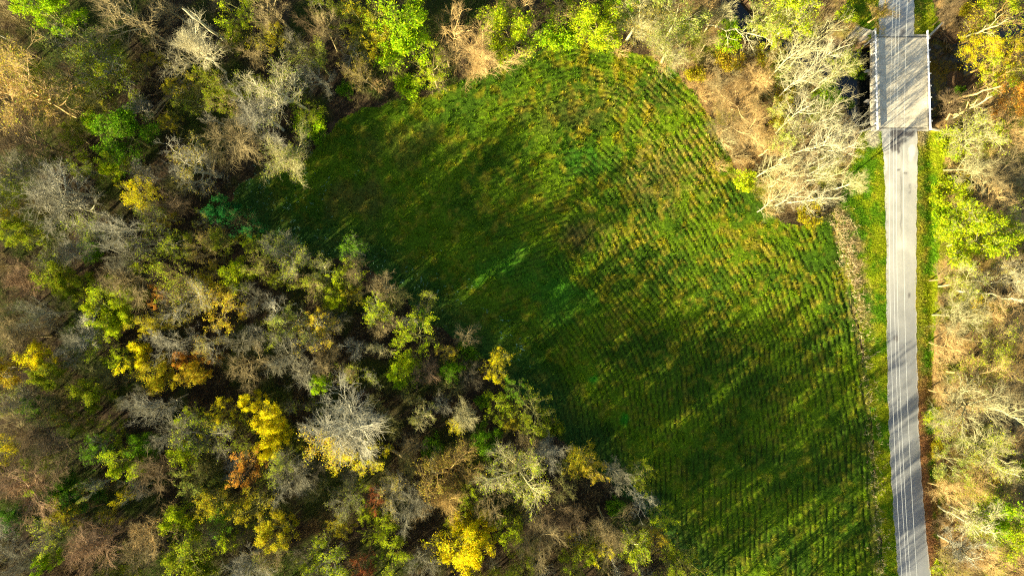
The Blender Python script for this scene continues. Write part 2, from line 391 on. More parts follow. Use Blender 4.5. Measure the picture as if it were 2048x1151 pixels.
# ------------------------------------------------------------------ bridge
YS, YN = P(0, 255.5)[1], P(0, 75.5)[1]
XW, XE = P(1744, 0)[0], P(1853, 0)[0]
bridge = tag(empty('road_bridge', ((XW+XE)/2, (YS+YN)/2, 0)), 'short concrete road bridge with a worn pale deck over the dark creek', 'bridge')
def at_bridge(o):
    o.parent = bridge; o.matrix_parent_inverse = bridge.matrix_basis.inverted() if False else o.matrix_parent_inverse
    o.location = (-bridge.location[0], -bridge.location[1], 0); return o
b = Bag()
k = 10
for i in range(k):      # deck lifts poured one after another, not quite level
    y0 = YS + (YN-YS)*i/k; y1 = YS + (YN-YS)*(i+1)/k
    b.box(XW + .42, XE, y0 + (.0 if i == 0 else .006), y1 - .006, -.55, .035 + .004*((i*7) % 3))
at_bridge(b.build('deck', M_DECK))
b = Bag(); b.box(XW - .02, XW + .40, YS, YN, -.75, .16); at_bridge(b.build('edge_beam', M_CONC, bevel=.02))
b = Bag(); b.box(XE + .01, XE + .28, YS, YN, -.75, .16); at_bridge(b.build('edge_beam', M_CONC, bevel=.02))
for y, w in ((YN + .07, .18), (YS - .07, .18)):
    b = Bag(); b.box(XW + .45, XE, y - w/2, y + w/2, -.2, .03); at_bridge(b.build('expansion_joint', M_JOINT))
for y0, y1 in ((YN + .02, YN + .62), (YS - .62, YS - .02)):
    b = Bag(); b.box(XW - .1, XE + .4, y0, y1, -3.9, -.03); at_bridge(b.build('abutment', M_CONC))
for py in (140, 200):
    y = P(0, py)[1]; b = Bag()
    b.prism([(XW - 1.0, y - .12), (XE + .4, y - .35), (XE + .4, y + .35), (XW - .55, y + .35), (XW - .85, y + .1)], -1.2, -.8); at_bridge(b.build('pier_cap', M_CONC))
    for px in (1752, 1800, 1845):
        b = Bag(); x = P(px, 0)[0]; b.box(x - .22, x + .22, y - .22, y + .22, -4, -1.21); at_bridge(b.build('pile', M_CONC))
for i in range(6):
    x = XW + .9 + i * (XE - XW - 1.5) / 5
    b = Bag(); b.box(x - .2, x + .2, YS + .05, YN - .05, -.79, -.56); at_bridge(b.build('girder', M_CONC))
def wing(p0, p1, z0, z1, t=.32):
    a = np.array(P(*p0)[:2]); c = np.array(P(*p1)[:2]); d = (c-a)/np.linalg.norm(c-a); s = np.array([-d[1], d[0]]) * t/2
    b = Bag(); b.prism([a-s, c-s, c+s, a+s], -3.9, [z0, z1, z1, z0]); return at_bridge(b.build('wing_wall', M_CONC, bevel=.02))
wing((1857,74), (1886,45), .12, -.1); wing((1860,257), (1887,263), .14, .0); wing((1752,253), (1719,264), .1, -.1); wing((1744,79), (1731,88), .05, -.4)
# sloped paving at the north-west corner
b = Bag()
b.prism([P(1747,76)[:2], P(1747,62)[:2], P(1712,52)[:2], P(1706,70)[:2], P(1727,83)[:2], P(1738,86)[:2]], -1.6, [.02, .04, .05, -.15, -.5, -.55])
at_bridge(b.build('slope_paving', M_CONC))

def guardrail(x0, x1, py0, py1, pys, side, label):
    ya, yb = P(0, py0)[1], P(0, py1)[1]
    root = tag(empty('guardrail', (x0, (ya+yb)/2, 0)), label, 'guardrail', 'guardrails along the bridge')
    o = (-x0, -(ya+yb)/2, 0)
    # corrugated beam profile (thrie beam), closed thin section
    zs = [.40, .44, .50, .55, .60, .66, .71, .76, .82, .86, .90]; xs = [0, .05, .08, .05, .0, .0, .05, .08, .05, .0, 0]
    prof = [(a, z) for a, z in zip(xs, zs)] + [(a - .02, z) for a, z in list(zip(xs, zs))[::-1]]
    xm = lambda y: x0 + (x1-x0) * (y-ya)/(yb-ya)
    n = 8; path = [(xm(ya + (yb-ya)*i/n), ya + (yb-ya)*i/n, 0) for i in range(n+1)]
    b = Bag(); b.sweep(path, prof); q = b.build('beam', M_RAIL, root); q.location = o
    pm = None
    for py in pys:
        y = P(0, py)[1]; x = xm(y)
        if pm is None:
            b = Bag(); w, f = .075, .012
            b.box(-w, w, -.08, -.08+f, -.7, .92); b.box(-w, w, .08-f, .08, -.7, .92); b.box(-f/2, f/2, -.08+f, .08-f, -.7, .92)
            b.box(side*.08 - .07, side*.08 + .07, -.1, .1, -.35, -.05)
            b.box(-side*.15 - .07, -side*.15 + .07, -.06, .06, .52, .80)
            p = b.build('post', M_RAIL, root); pm = p.data
        else: p = obj('post', pm, root)
        p.location = (x + side*.26 + o[0], y + o[1], 0)
    return root
guardrail(P(1747,0)[0], P(1751.5,0)[0], 60, 261, [64,86,109,132,155,179,202,225,248], -1, 'pale steel guardrail on the left edge of the bridge deck')
guardrail(P(1850.5,0)[0], P(1856.5,0)[0], 64, 262, [80,103,127,150,174,197,221,244], 1, 'bright white steel guardrail on the right edge of the bridge deck')

# ------------------------------------------------------------------ overhead wires
ZE, SAG = 11.0, 2.5
wires = [('leftmost', 1789.4, 1807.4), ('second from the left', 1796.6, 1817.6), ('third from the left', 1803, 1824.3), ('rightmost', 1818, 1838)]
for nm, xa, xb in wires:
    A = np.array(P(xa, 20, ZE)); B = np.array(P(xb, 1151, ZE)); D = B - A
    pts = []
    for t in np.linspace(-.12, 1.12, 60):
        p = A + D * t; u = (t + .12) / 1.24
        p[2] = ZE + .6 - (SAG + .9) * 4 * u * (1-u); pts.append(p)
    rr = .013; b = Bag(); b.sweep(pts, [(rr, 0), (0, rr), (-rr, 0), (0, -rr)])
    tag(b.build('overhead_wire', M_WIRE), nm + ' of the four thin pale overhead wires above the road', 'wire', 'overhead wires above the road')
for t, lab in ((-.12, 'upper'), (1.12, 'lower')):
    A = np.array(P(1783.4, 20, ZE)); B = np.array(P(1807.4, 1151, ZE)); A2 = np.array(P(1812, 20, ZE)); B2 = np.array(P(1838, 1151, ZE))
    p = A + (B-A)*t; q = A2 + (B2-A2)*t
    root = tag(empty('utility_pole', (q[0] + .6, p[1], 0)), 'wooden utility pole beyond the %s end of the road in view' % lab, 'utility pole', 'utility poles beside the road')
    b = Bag(); n = 10
    b.prism([(math.cos(a)*.16, math.sin(a)*.16) for a in [i*2*math.pi/n for i in range(n)]], -.5, 12.1); b.build('pole', M_WOODP, root)
    b = Bag(); b.box(p[0]-q[0]-1.0, .4, -.06, .06, 11.42, 11.56); b.build('crossarm', M_WOODP, root)

# ------------------------------------------------------------------ trees: prototypes
def unit(v): return v / (np.linalg.norm(v) + 1e-9)
class Tree:
    def __init__(s, seed): s.r = random.Random(seed); s.br = []; s.tips = []
    def rv(s): return np.array([s.r.gauss(0, 1), s.r.gauss(0, 1), s.r.gauss(0, 1)])
    def grow(s, p, d, L, rad, lev, cfg):
        n = cfg['seg'][lev]; pts = [p.copy()]; rs = [rad]; d = unit(d); dirs = [d]
        taper = cfg['taper'][lev]
        for i in range(n):
            d = unit(d + s.rv() * cfg['wob'][lev] + np.array([0, 0, cfg['up'][lev]]))
            p = p + d * (L / n); pts.append(p.copy()); dirs.append(d); rs.append(rad * (1 - (1-taper) * (i+1)/n))
        s.br.append((lev, np.array(pts), np.array(rs)))
        if lev >= cfg['leaflev']: s.tips += [q for q in pts[1:]]
        if lev + 1 >= len(cfg['seg']): return
        k = cfg['n'][lev]; k = int(k * s.r.uniform(.8, 1.2) + .5)
        for j in range(k):
            t = cfg['start'][lev] + (1 - cfg['start'][lev]) * ((j + s.r.random()) / k)
            u = t * n; i = min(int(u), n-1); f = u - i
            q = pts[i] * (1-f) + pts[i+1] * f; dd = dirs[i+1]
            a = math.radians(s.r.uniform(*cfg['ang'][lev]))
            side = unit(np.cross(dd, s.rv()))
            if lev == 0:
                ph = j * 2.4 + s.r.uniform(-.5, .5); side = unit(np.array([math.cos(ph), math.sin(ph), 0]))
            nd = dd * math.cos(a) + side * math.sin(a)
            LL = L * cfg['len'][lev] * s.r.uniform(.7, 1.2) * (1 - cfg['short'][lev] * (t - cfg['start'][lev]))
            rr = min((rs[i] * (1-f) + rs[i+1] * f) * .8, cfg['rad'][lev+1] * s.r.uniform(.75, 1.2))
            s.grow(q, nd, LL, rr, lev+1, cfg)
def tubes(brs, sides):
    V = []; F = []; base = 0
    for lev, pts, rs in brs:
        k = sides[lev]; n = len(pts)
        d = unit(pts[-1] - pts[0]); ref = np.array([0, 0, 1.0]) if abs(d[2]) < .9 else np.array([1.0, 0, 0])
        u = unit(np.cross(d, ref)); w = np.cross(d, u)
        a = np.arange(k) * 2*math.pi / k
        ring = np.cos(a)[:, None] * u + np.sin(a)[:, None] * w
        V.append((pts[:, None, :] + ring[None] * rs[:, None, None]).reshape(-1, 3))
        i = np.arange(n-1)[:, None] * k; j = np.arange(k)[None]; j2 = (j+1) % k
        q = np.stack([base + i + j, base + i + j2, base + i + k + j2, base + i + k + j], -1).reshape(-1, 4)
        F.append(q); base += n*k
    return np.concatenate(V), np.concatenate(F)
def leaf_mesh(tips, count, size, spread, seed, elong=1.5, side=None, clump=.0):
    g = np.random.default_rng(seed); T = np.array(tips)
    if side is not None: T = T[(T[:, 1] + T[:, 0]) * .7 < side]
    w = np.ones(len(T))
    if clump: w = np.clip(vnoise(T[:, 0] + T[:, 2], T[:, 1] + T[:, 2]*.6, 1.5, seed % 50 + 150) - clump, .01, 1)**1.5
    c = T[g.choice(len(T), count, p=w/w.sum())] + g.normal(0, spread, (count, 3))
    a = g.normal(0, 1, (count, 3)); a /= np.linalg.norm(a, axis=1)[:, None]
    b = np.cross(a, g.normal(0, 1, (count, 3))); b /= np.linalg.norm(b, axis=1)[:, None]
    sz = size * g.uniform(.6, 1.3, count)[:, None]
    V = np.stack([c - a*sz*elong, c + b*sz*.6, c + a*sz*elong, c - b*sz*.6], 1).reshape(-1, 3)
    col = np.repeat(g.uniform(.6, 1.35, (count, 1)) * np.array([1, 1, 1]) * (1 + g.normal(0, .12, (count, 3))), 4, 0)
    return V, np.arange(count*4).reshape(-1, 4), np.clip(col, .2, 1.8)
BROAD = dict(seg=[5, 7, 5, 4, 3], wob=[.05, .12, .15, .16, .16], up=[.1, .09, .05, .03, .03], taper=[.55, .25, .3, .4, .5],
    n=[11, 8, 5, 5], start=[.38, .2, .2, .15], ang=[(32, 68), (28, 52), (25, 50), (22, 50)], len=[.58, .52, .60, .72],
    short=[.25, .4, .35, .25], rad=[.22, .105, .056, .028, .015], leaflev=3)
def variant(base, **k):
    c = {a: (list(v) if isinstance(v, list) else v) for a, v in base.items()}
    for a, v in k.items(): c[a] = v
    return c
FINE = variant(BROAD, n=[10, 9, 7, 5], wob=[.04, .08, .12, .16, .18], ang=[(18, 50), (20, 42), (20, 45), (20, 45)], rad=[.22, .085, .04, .023, .016], up=[.1, .08, .05, .04, .03])
TALL = variant(BROAD, seg=[9, 6, 5, 4, 3], start=[.22, .2, .2, .15], n=[14, 6, 4, 3], wob=[.03, .06, .10, .13, .15], ang=[(15, 38), (18, 38), (20, 42), (22, 45)],
    len=[.34, .5, .55, .65], rad=[.14, .06, .030, .013, .008], short=[.35, .4, .4, .3], taper=[.28, .3, .35, .4, .5])
GNARL = variant(BROAD, n=[7, 7, 6, 5], wob=[.08, .24, .28, .3, .3], rad=[.28, .15, .08, .042, .026], up=[.1, .05, .04, .04, .04])
LEAFY = variant(BROAD, n=[9, 7, 5, 4], rad=[.2, .09, .045, .026, .018])
SHRUB = dict(seg=[4, 4, 3], wob=[.15, .2, .25], up=[.08, .05, .04], taper=[.3, .3, .4], n=[8, 6], start=[.15, .15], ang=[(20, 50), (25, 55)],
    len=[.55, .5], short=[.3, .3], rad=[.045, .024, .016], leaflev=1)
protos = {}
def make_proto(key, cfg, seed, height=16.0, leaves=0, lsize=.13, spread=.22, side=None, clump=.0, trunk_frac=.62):
    t = Tree(seed)
    if cfg is SHRUB or cfg.get('multi'):
        for i in range(cfg.get('stems', 11)):
            a = i * 2.4; t.grow(np.array([math.cos(a)*.15, math.sin(a)*.15, -.2]), np.array([math.cos(a)*R.uniform(.3, 1.1), math.sin(a)*R.uniform(.3, 1.1), 1.0]), height * R.uniform(.7, 1.05), cfg['rad'][0], 0, cfg)
    else:
        t.grow(np.array([0, 0, -.6]), np.array([t.r.gauss(0, .04), t.r.gauss(0, .04), 1]), height * trunk_frac, cfg['rad'][0], 0, cfg)
    sd = [7, 4, 3, 3, 3] if cfg is not SHRUB else [3, 3, 3]
    allp = np.concatenate([q[1] for q in t.br])
    rad = np.percentile(np.hypot(allp[:, 0], allp[:, 1]), 96); top = np.percentile(allp[:, 2], 99)
    lowl = 1 if cfg is SHRUB else 2
    V, F = tubes([q for q in t.br if q[0] < lowl], sd); tm = mesh_np(key + ' trunk', V, F, (M_BARK,), None, True)
    V, F = tubes([q for q in t.br if q[0] >= lowl], sd); cm = mesh_np(key + ' branches', V, F, (M_BARK,), None, True)
    lm = None
    if leaves:
        V, F, c = leaf_mesh(t.tips, leaves, lsize, spread, seed, side=side, clump=clump); lm = mesh_np(key + ' leaves', V, F, (M_LEAF,), c)
    hc = np.average(allp[:, 2][allp[:, 2] > top*.4])
    protos.setdefault(key, []).append((tm, cm, lm, rad, top, hc))
for i in range(5): make_proto('b', BROAD, 20 + i, leaves=2600, lsize=.075, spread=.14, clump=.1)
for i in range(4): make_proto('g', GNARL, 40 + i, leaves=2600, lsize=.075, spread=.14, clump=.1)
for i in range(4): make_proto('f', FINE, 60 + i, leaves=2600, lsize=.075, spread=.14, clump=.1)
for i in range(5): make_proto('t', TALL, 80 + i, height=21, trunk_frac=.9)
for i in range(4): make_proto('l', LEAFY, 100 + i, leaves=9500, lsize=.125, spread=.28, clump=.25)
for i in range(4): make_proto('h', LEAFY, 120 + i, leaves=4200, lsize=.10, spread=.16, clump=.15)
PALE = variant(FINE, n=[11, 10, 9, 6], rad=[.24, .10, .05, .028, .02])
for i in range(2): make_proto('p', PALE, 140 + i, leaves=2600, lsize=.055, spread=.22, side=-1.5)
for i in range(3): make_proto('s', SHRUB, 160 + i, height=3.0, leaves=2600, lsize=.12, spread=.22, clump=.1)
for i in range(3): make_proto('w', SHRUB, 170 + i, height=3.2)

BARK = dict(grey=(.26,.245,.155), pale=(.40,.38,.26), cream=(.50,.46,.22), tan=(.34,.27,.12), brown=(.20,.145,.07), pink=(.32,.21,.11), dark=(.14,.125,.075),
            gold=(.42,.29,.09), olive=(.24,.23,.07), white=(.57,.52,.30), sand=(.58,.41,.16))
LEAF = dict(yg=(.40,.48,.012), lime=(.34,.50,.010), green=(.14,.28,.010), teal=(.035,.19,.035), olive=(.23,.27,.012), yellow=(.70,.61,.012), gold=(.62,.48,.03),
            orange=(.66,.33,.04), rust=(.36,.12,.04), dkgreen=(.06,.14,.012), ochre=(.42,.36,.015), budyg=(.40,.46,.02), budol=(.24,.26,.03), budoc=(.38,.31,.04), pale=(.38,.42,.07))
SIZEH = dict(b=16, g=15, f=15, t=20, l=14, h=14, p=18, s=2.6, w=2.4)
trees = []     # (root, desc, image pos)
def plant(kind, px, py, rpx, bark='grey', leaf=None, hgt=None, rz=None, label=None, name=None, off=False):
    pr = protos[kind]; tm, cm, lm, rad, top, hc = pr[R.randrange(len(pr))]
    if kind in 'bfg':
        if R.random() < (.42 if bark in ('white', 'cream') else .68) or (1380 < px < 1720 and py < 450): lm = None
        else: leaf = leaf or R.choice(['budyg', 'budyg', 'budol', 'budoc'])
    hh = hgt or SIZEH[kind] * (1.25 if (px > 1080 and py > 930 and px < 1500) else .74 if px > 1870 else .9 if kind == 't' else 1) * R.uniform(.88, 1.12) * (min(1.15, max(.62, .55 + rpx / 110)) if kind not in 'swt' else 1)
    if kind in 'sw': hh = hgt or max(1.6, rpx * S * 1.0)
    hcr = hh * hc / top
    x, y, _ = P(px, py, hcr)
    z = float(ground_z(np.array(x), np.array(y)))
    if kind == 'p': rz = 0.0
    rw = (1.1 if kind == 't' else 1.17 if kind not in 'sw' else 1.1) * rpx * S * (H - hcr) / H; sx = rw / rad; sz = hh / top
    nm = name or ('budding_tree' if kind in 'bfg' and lm else None) or {'s': 'leafy_shrub', 'w': 'bare_shrub', 'l': 'leafing_tree', 'h': 'leafing_tree', 'p': 'leafing_tree', 't': 'slender_tree'}.get(kind, 'bare_tree')
    o = empty(nm, (x, y, z), R.uniform(0, 6.28) if rz is None else rz); o.scale = (sx * R.uniform(.93, 1.07), sx * R.uniform(.93, 1.07), sz)
    o.rotation_euler[0] = R.gauss(0, .035); o.rotation_euler[1] = R.gauss(0, .035)
    bc = np.array(BARK[bark]) * R.uniform(.85, 1.15)
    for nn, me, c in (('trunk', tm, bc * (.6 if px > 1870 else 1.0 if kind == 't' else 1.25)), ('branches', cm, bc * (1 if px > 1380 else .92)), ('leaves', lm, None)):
        if me is None: continue
        if c is None: c = np.array(LEAF[leaf or 'yg']) * R.uniform(.88, 1.12)
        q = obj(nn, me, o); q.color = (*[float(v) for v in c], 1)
    trees.append([o, kind, px, py, rpx, bark, leaf if lm else None, label, off]); return o

# hand-read from the photograph: kind, x, y, radius, bark, leaf
T = '''f 8 30 35 tan|l 100 38 58 olive lime|h 150 95 55 grey pale|h 200 130 62 grey olive|b 265 38 72 tan|f 393 102 50 white|h 487 12 48 olive yg|b 540 10 42 tan
b 45 190 88 sand|b 30 275 60 brown|l 240 270 52 olive green|l 193 250 26 olive lime|l 225 327 27 olive yg|g 368 295 52 pale|g 385 332 55 grey|b 573 182 66 white|f 520 228 58 pale|f 470 285 58 tan|f 563 305 48 cream|h 445 200 40 tan olive
h 20 358 34 grey yg|g 112 372 58 pale|h 265 388 36 olive yellow|f 629 115 34 olive|f 635 42 30 brown|b 645 62 38 tan|h 668 36 36 olive olive|b 635 158 42 grey|l 808 62 62 olive lime|h 745 62 52 olive ochre|h 753 30 30 olive yg|b 728 142 34 tan
h 864 146 42 tan yg|b 905 55 52 sand|f 968 95 60 sand|l 1017 75 46 tan yg|h 990 40 34 sand yg|b 1035 18 44 sand|h 1114 12 44 sand yg|l 1198 42 46 tan yg|l 1228 20 34 tan lime|f 1271 42 50 cream|h 1358 32 52 cream pale|f 1350 85 44 cream
h 1617 22 66 cream yg|h 1545 20 48 cream pale|t 1590 118 40 cream|t 1628 100 42 cream|t 1655 118 44 white|t 1640 150 42 cream|t 1676 150 36 cream|t 1605 160 38 white|t 1668 50 42 cream|h 1680 140 34 cream yg
t 1610 232 42 white|t 1645 222 44 white|t 1680 235 46 white|t 1700 262 40 pale|t 1660 272 44 white|t 1622 290 44 white|t 1690 300 38 white|t 1640 330 44 white|t 1600 345 42 cream|t 1672 340 36 cream|t 1605 395 44 white|t 1562 335 36 cream|t 1640 385 40 white|t 1575 405 36 cream|h 1585 270 34 cream pale
F 1475 205 54 sand|F 1462 248 42 tan|F 1540 300 34 sand|F 1520 150 36 sand|F 1560 365 34 sand|F 1440 165 30 tan|F 1500 260 34 sand
h 1985 50 50 gold yellow|h 2012 112 50 gold yellow|h 2000 160 38 sand yg|h 2020 200 42 gold orange|h 2023 20 46 gold yg|b 1940 208 40 brown|b 1912 22 22 brown|b 1960 268 52 cream|h 2035 110 36 gold ochre|f 2040 255 44 sand
b 1950 322 46 cream|f 2008 350 48 tan|b 1985 402 46 sand|h 1938 442 42 cream yg|l 1953 486 56 cream yg|l 1915 470 34 tan yg|h 2030 440 34 cream yg|b 1935 572 44 cream|b 2015 562 44 white|f 1965 535 34 gold|f 1905 560 32 tan|b 1935 634 48 cream|f 2020 630 50 sand|f 1975 680 46 tan|b 1910 690 36 sand
f 1950 752 50 sand|b 1975 818 80 cream|f 1905 790 36 sand|h 1915 924 46 cream pale|b 1995 900 56 cream|f 2030 770 40 tan|f 1960 965 44 sand|b 1955 1036 44 white|l 2010 1030 50 tan lime|l 2030 1085 40 tan yg|g 1926 1098 42 pale|h 1900 860 30 tan yg|f 1990 1110 36 sand|f 1900 985 30 sand|f 2030 985 40 tan|b 1920 1146 34 tan
b 115 411 64 grey|b 229 445 52 pale|b 302 432 32 grey|b 350 412 38 brown|l 445 415 26 olive teal|h 493 446 32 olive teal|h 514 486 22 tan yg|l 62 474 36 olive olive|f 149 495 30 pale|s 180 500 20 brown green
h 323 484 45 grey olive|b 236 519 38 grey|f 250 557 50 tan|b 347 547 48 brown|b 406 508 40 tan|h 448 481 30 olive olive|l 473 547 31 olive yg|b 511 536 28 tan|f 45 567 42 pink|l 108 553 36 olive olive|l 153 575 28 brown olive
l 205 608 42 olive yg|l 235 650 30 olive yg|l 268 612 32 tan yg|h 298 650 28 olive ochre|h 320 592 20 tan orange|f 386 595 46 pale|h 445 616 44 tan gold|b 500 602 36 grey|g 167 661 42 pale|b 70 625 40 grey|f 20 680 38 tan|l 70 722 31 olive yellow|l 100 738 34 olive olive|l 10 745 32 olive gold
l 282 717 27 olive yellow|l 312 750 36 olive ochre|l 378 722 22 brown orange|l 386 762 31 brown gold|h 413 718 17 brown orange|b 347 672 42 pale|b 418 686 38 pale|b 498 727 50 tan|b 566 713 42 grey|g 556 608 32 pale|f 585 512 42 grey|f 545 500 30 grey|f 622 575 28 tan|h 580 640 42 pale pale|h 625 665 42 pale gold|b 605 762 36 pale
b 24 803 42 grey|l 66 808 22 olive green|l 188 789 32 brown olive|b 264 795 32 grey|b 313 807 40 pale|f 52 872 58 brown|f 115 900 58 brown|f 45 973 60 pink orange|b 20 940 44 brown|h 184 890 32 grey green|l 250 932 34 olive yg|l 278 892 30 brown green
b 340 866 46 grey|l 375 907 31 olive yg|f 412 875 44 grey|h 456 822 30 olive yellow|h 440 848 28 tan yellow|l 522 797 25 olive yellow|l 535 845 30 olive yellow|l 560 868 25 olive yellow|l 532 893 24 olive yellow|h 500 930 36 brown orange|f 573 956 44 grey|l 149 996 38 brown dkgreen|l 35 1036 32 brown dkgreen|h 146 1040 34 brown ochre|h 243 992 17 olive yellow
g 198 966 28 pale|b 306 949 46 brown|h 389 963 32 olive pale|h 434 992 36 olive ochre|f 180 1102 56 pink|l 97 1130 24 olive lime|g 295 1048 46 sand|f 288 1108 42 tan|l 361 1039 27 olive yg|h 438 1046 32 olive green|l 372 1122 54 olive olive|h 514 1012 40 olive ochre|l 568 1053 45 olive ochre|f 486 1119 46 pale|b 540 1116 34 tan|h 636 1128 34 grey olive|b 30 1120 36 grey
g 646 540 32 cream|g 590 548 22 tan|h 708 506 28 grey green|h 700 550 30 olive yg|l 670 588 27 olive yg|f 690 540 30 tan|h 743 612 36 pale yg|b 771 576 32 tan|f 792 606 32 olive|h 556 563 20 olive olive|f 764 640 32 tan|g 820 636 22 pale|h 834 678 48 olive yg|f 853 598 22 dark|b 931 666 28 tan|h 902 708 22 tan gold|s 928 702 22 brown green
h 1007 715 20 olive yellow|h 992 745 28 olive yellow|f 656 698 34 tan|b 712 700 26 pale|g 750 695 28 cream|b 635 740 30 tan|l 649 772 23 olive lime|l 809 735 30 olive yg|l 788 750 22 olive lime|f 858 744 30 pink|l 900 738 22 brown green|b 705 752 26 tan|g 736 756 24 pale|h 1045 778 26 olive green
p 700 862 70 pale gold|h 728 918 34 cream yellow|h 680 905 26 cream yellow|g 837 831 33 cream|p 927 831 26 cream yellow|h 997 810 29 olive yg|h 1070 822 48 olive olive|l 975 872 26 olive green|s 865 890 20 olive green|g 614 852 30 pale|f 580 925 34 grey|b 640 930 24 dark
f 900 945 60 gold|f 885 1000 42 gold|g 860 925 24 cream|b 792 973 42 grey|f 823 1012 44 grey|h 757 998 21 brown rust|f 1040 945 60 cream|f 1092 920 36 pale|b 1052 878 32 tan|b 997 1010 42 tan|b 694 1008 40 grey|h 771 1050 26 olive yg|h 790 1102 34 olive yg|h 750 1055 22 olive yg|h 735 1030 18 olive yg
l 931 1095 52 olive yellow|l 955 1052 28 olive yellow|l 900 1110 28 olive yellow|h 722 1128 29 pink rust|h 656 1126 44 pale yg|b 850 1128 36 grey|h 1021 1064 36 olive yg|f 1083 1080 48 tan|f 1104 1026 44 brown|h 1045 1135 34 olive olive|h 1168 915 36 olive ochre|h 1180 940 24 tan gold|b 1227 955 30 grey
g 1282 1003 40 pale|h 1290 955 30 olive olive|h 1324 1030 22 olive yg|h 1320 1072 31 tan gold|h 1275 1102 40 cream yg|f 1216 1065 42 tan|h 1218 1104 24 cream yellow|h 1164 1116 34 olive yg|h 1355 1128 46 olive olive|b 1130 985 34 olive|b 1160 1030 34 brown|h 840 640 20 olive green|b 545 660 34 dark|b 470 680 30 grey|b 30 850 48 tan|h 85 935 40 olive olive|l 120 965 24 olive green|f 20 1060 40 pale|b 95 1075 38 grey|h 15 900 30 olive yellow|f 150 700 34 grey|h 330 430 24 olive ochre|b 30 330 44 grey|h 90 160 40 tan olive'''
for line in T.split('\n'):
    for e in line.split('|'):
        q = e.split()
        plant(q[0].lower(), float(q[1]), float(q[2]), float(q[3]), q[4], q[5] if len(q) > 5 else None, hgt=R.uniform(5.5, 7.5) if q[0] == 'F' else None)
EDGE = '''s 819 170 26 brown lime|s 690 182 17 brown green|s 618 250 26 brown lime|s 640 275 18 brown green|s 1121 66 40 olive lime|s 1097 64 16 dark green|s 1458 72 28 olive lime|s 1654 189 24 olive lime|w 753 165 24 sand|w 1430 150 30 sand|w 1400 110 26 tan|w 1080 60 26 tan|w 1490 110 26 tan|s 1375 60 22 olive olive
s 1735 135 13 dark green|s 1716 196 10 olive lime|w 1905 245 24 brown|s 1900 290 26 tan yg|s 1895 380 28 tan yg|s 1895 430 24 tan lime|w 1890 600 22 tan|w 1888 650 24 sand|w 1885 740 22 sand|s 1885 830 18 tan yg|s 1880 900 16 tan ochre|w 1880 1050 20 brown|s 1890 960 16 tan ochre|w 1440 330 18 sand|w 1500 330 20 sand|w 1540 420 20 sand|w 1410 190 22 sand
w 1660 400 20 cream|w 1240 100 20 sand|w 1310 100 18 sand|w 880 165 20 tan|s 1940 175 12 tan green|s 965 805 14 brown green|s 1110 850 22 brown olive|s 1230 1010 18 brown green|s 1890 1130 20 tan yg|w 610 520 18 grey|s 1700 25 20 olive yg|w 1325 130 16 sand'''
for line in EDGE.split('\n'):
    for e in line.split('|'):
        q = e.split(); plant(q[0], float(q[1]), float(q[2]), float(q[3]), q[4], q[5] if len(q) > 5 else None)

# the smaller trees that fill the gaps between the crowns
def fill(n, seed):
    g = np.random.default_rng(seed); made = 0
    X = [(t[2], t[3], t[4]) for t in trees]
    for _ in range(40000):
        if made >= n: break
        px, py = g.uniform(-10, 2058), g.uniform(-10, 1160)
        x, y, _z = P(px, py, 9)
        if not bool(in_wood(np.array([x]), np.array([y]), 3)[0]): continue
        r = g.uniform(20, 36)
        if any((px-a)**2 + (py-b)**2 < ((r+c)*.61)**2 for a, b, c in X): continue
        X.append((px, py, r)); made += 1
        if px > 1860 or (px > 1380 and py < 450): k, bk, lf = R.choice(['f', 'b', 'h', 'f', 'w']), R.choice(['sand', 'tan', 'cream', 'gold']), R.choice(['yg', 'pale', 'ochre'])
        else: k, bk, lf = R.choice(['f', 'b', 'f', 'h', 'g', 'h']), R.choice(['grey', 'dark', 'olive', 'tan', 'pale', 'olive']), R.choice(['olive', 'yg', 'olive', 'ochre', 'yg'])
        plant(k, px, py, r, bk, lf, hgt=R.uniform(7, 11) if k != 'w' else R.uniform(2, 3))
fill(125, 77)
def fill_low(n, seed):
    g = np.random.default_rng(seed); made = 0; X = [(t[2], t[3], t[4]*.8) for t in trees]
    for _ in range(40000):
        if made >= n: break
        px, py = (g.uniform(1868, 2055), g.uniform(-5, 1155)) if g.random() < .62 else (g.uniform(1380, 1680), g.uniform(80, 430))
        x, y, _z = P(px, py, 2)
        if not bool(in_wood(np.array([x]), np.array([y]), .4)[0]): continue
        r = g.uniform(13, 25)
        if any((px-a)**2 + (py-b)**2 < ((r+c)*.6)**2 for a, b, c in X): continue
        X.append((px, py, r)); made += 1
        plant(R.choice('wws'), px, py, r, R.choice(['sand', 'tan', 'gold', 'cream']), R.choice(['yg', 'ochre', 'yg', 'gold']), hgt=R.uniform(1.6, 3.6))
fill_low(75, 78)

# trees just outside the picture to the left and below, whose shadows fall into it
def off_frame():
    for px in range(-150, 1560, 78):
        for k in range(3 if px > 850 else 2):
            yield (px + R.uniform(-25, 25), 1235 + k*85 + R.uniform(-22, 22) + max(0, (px-1330)) * .75)
    for py in range(-40, 1200, 88):
        for k in range(1): yield (-75 - k*90 + R.uniform(-20, 20), py + R.uniform(-25, 25))
for px, py in off_frame():
    kk = R.choice('bffhg'); plant(kk, px, py, R.uniform(34, 58), R.choice(['grey', 'tan', 'pale']), 'olive', hgt=R.uniform(18, 23) if px > 850 else None, off=True)

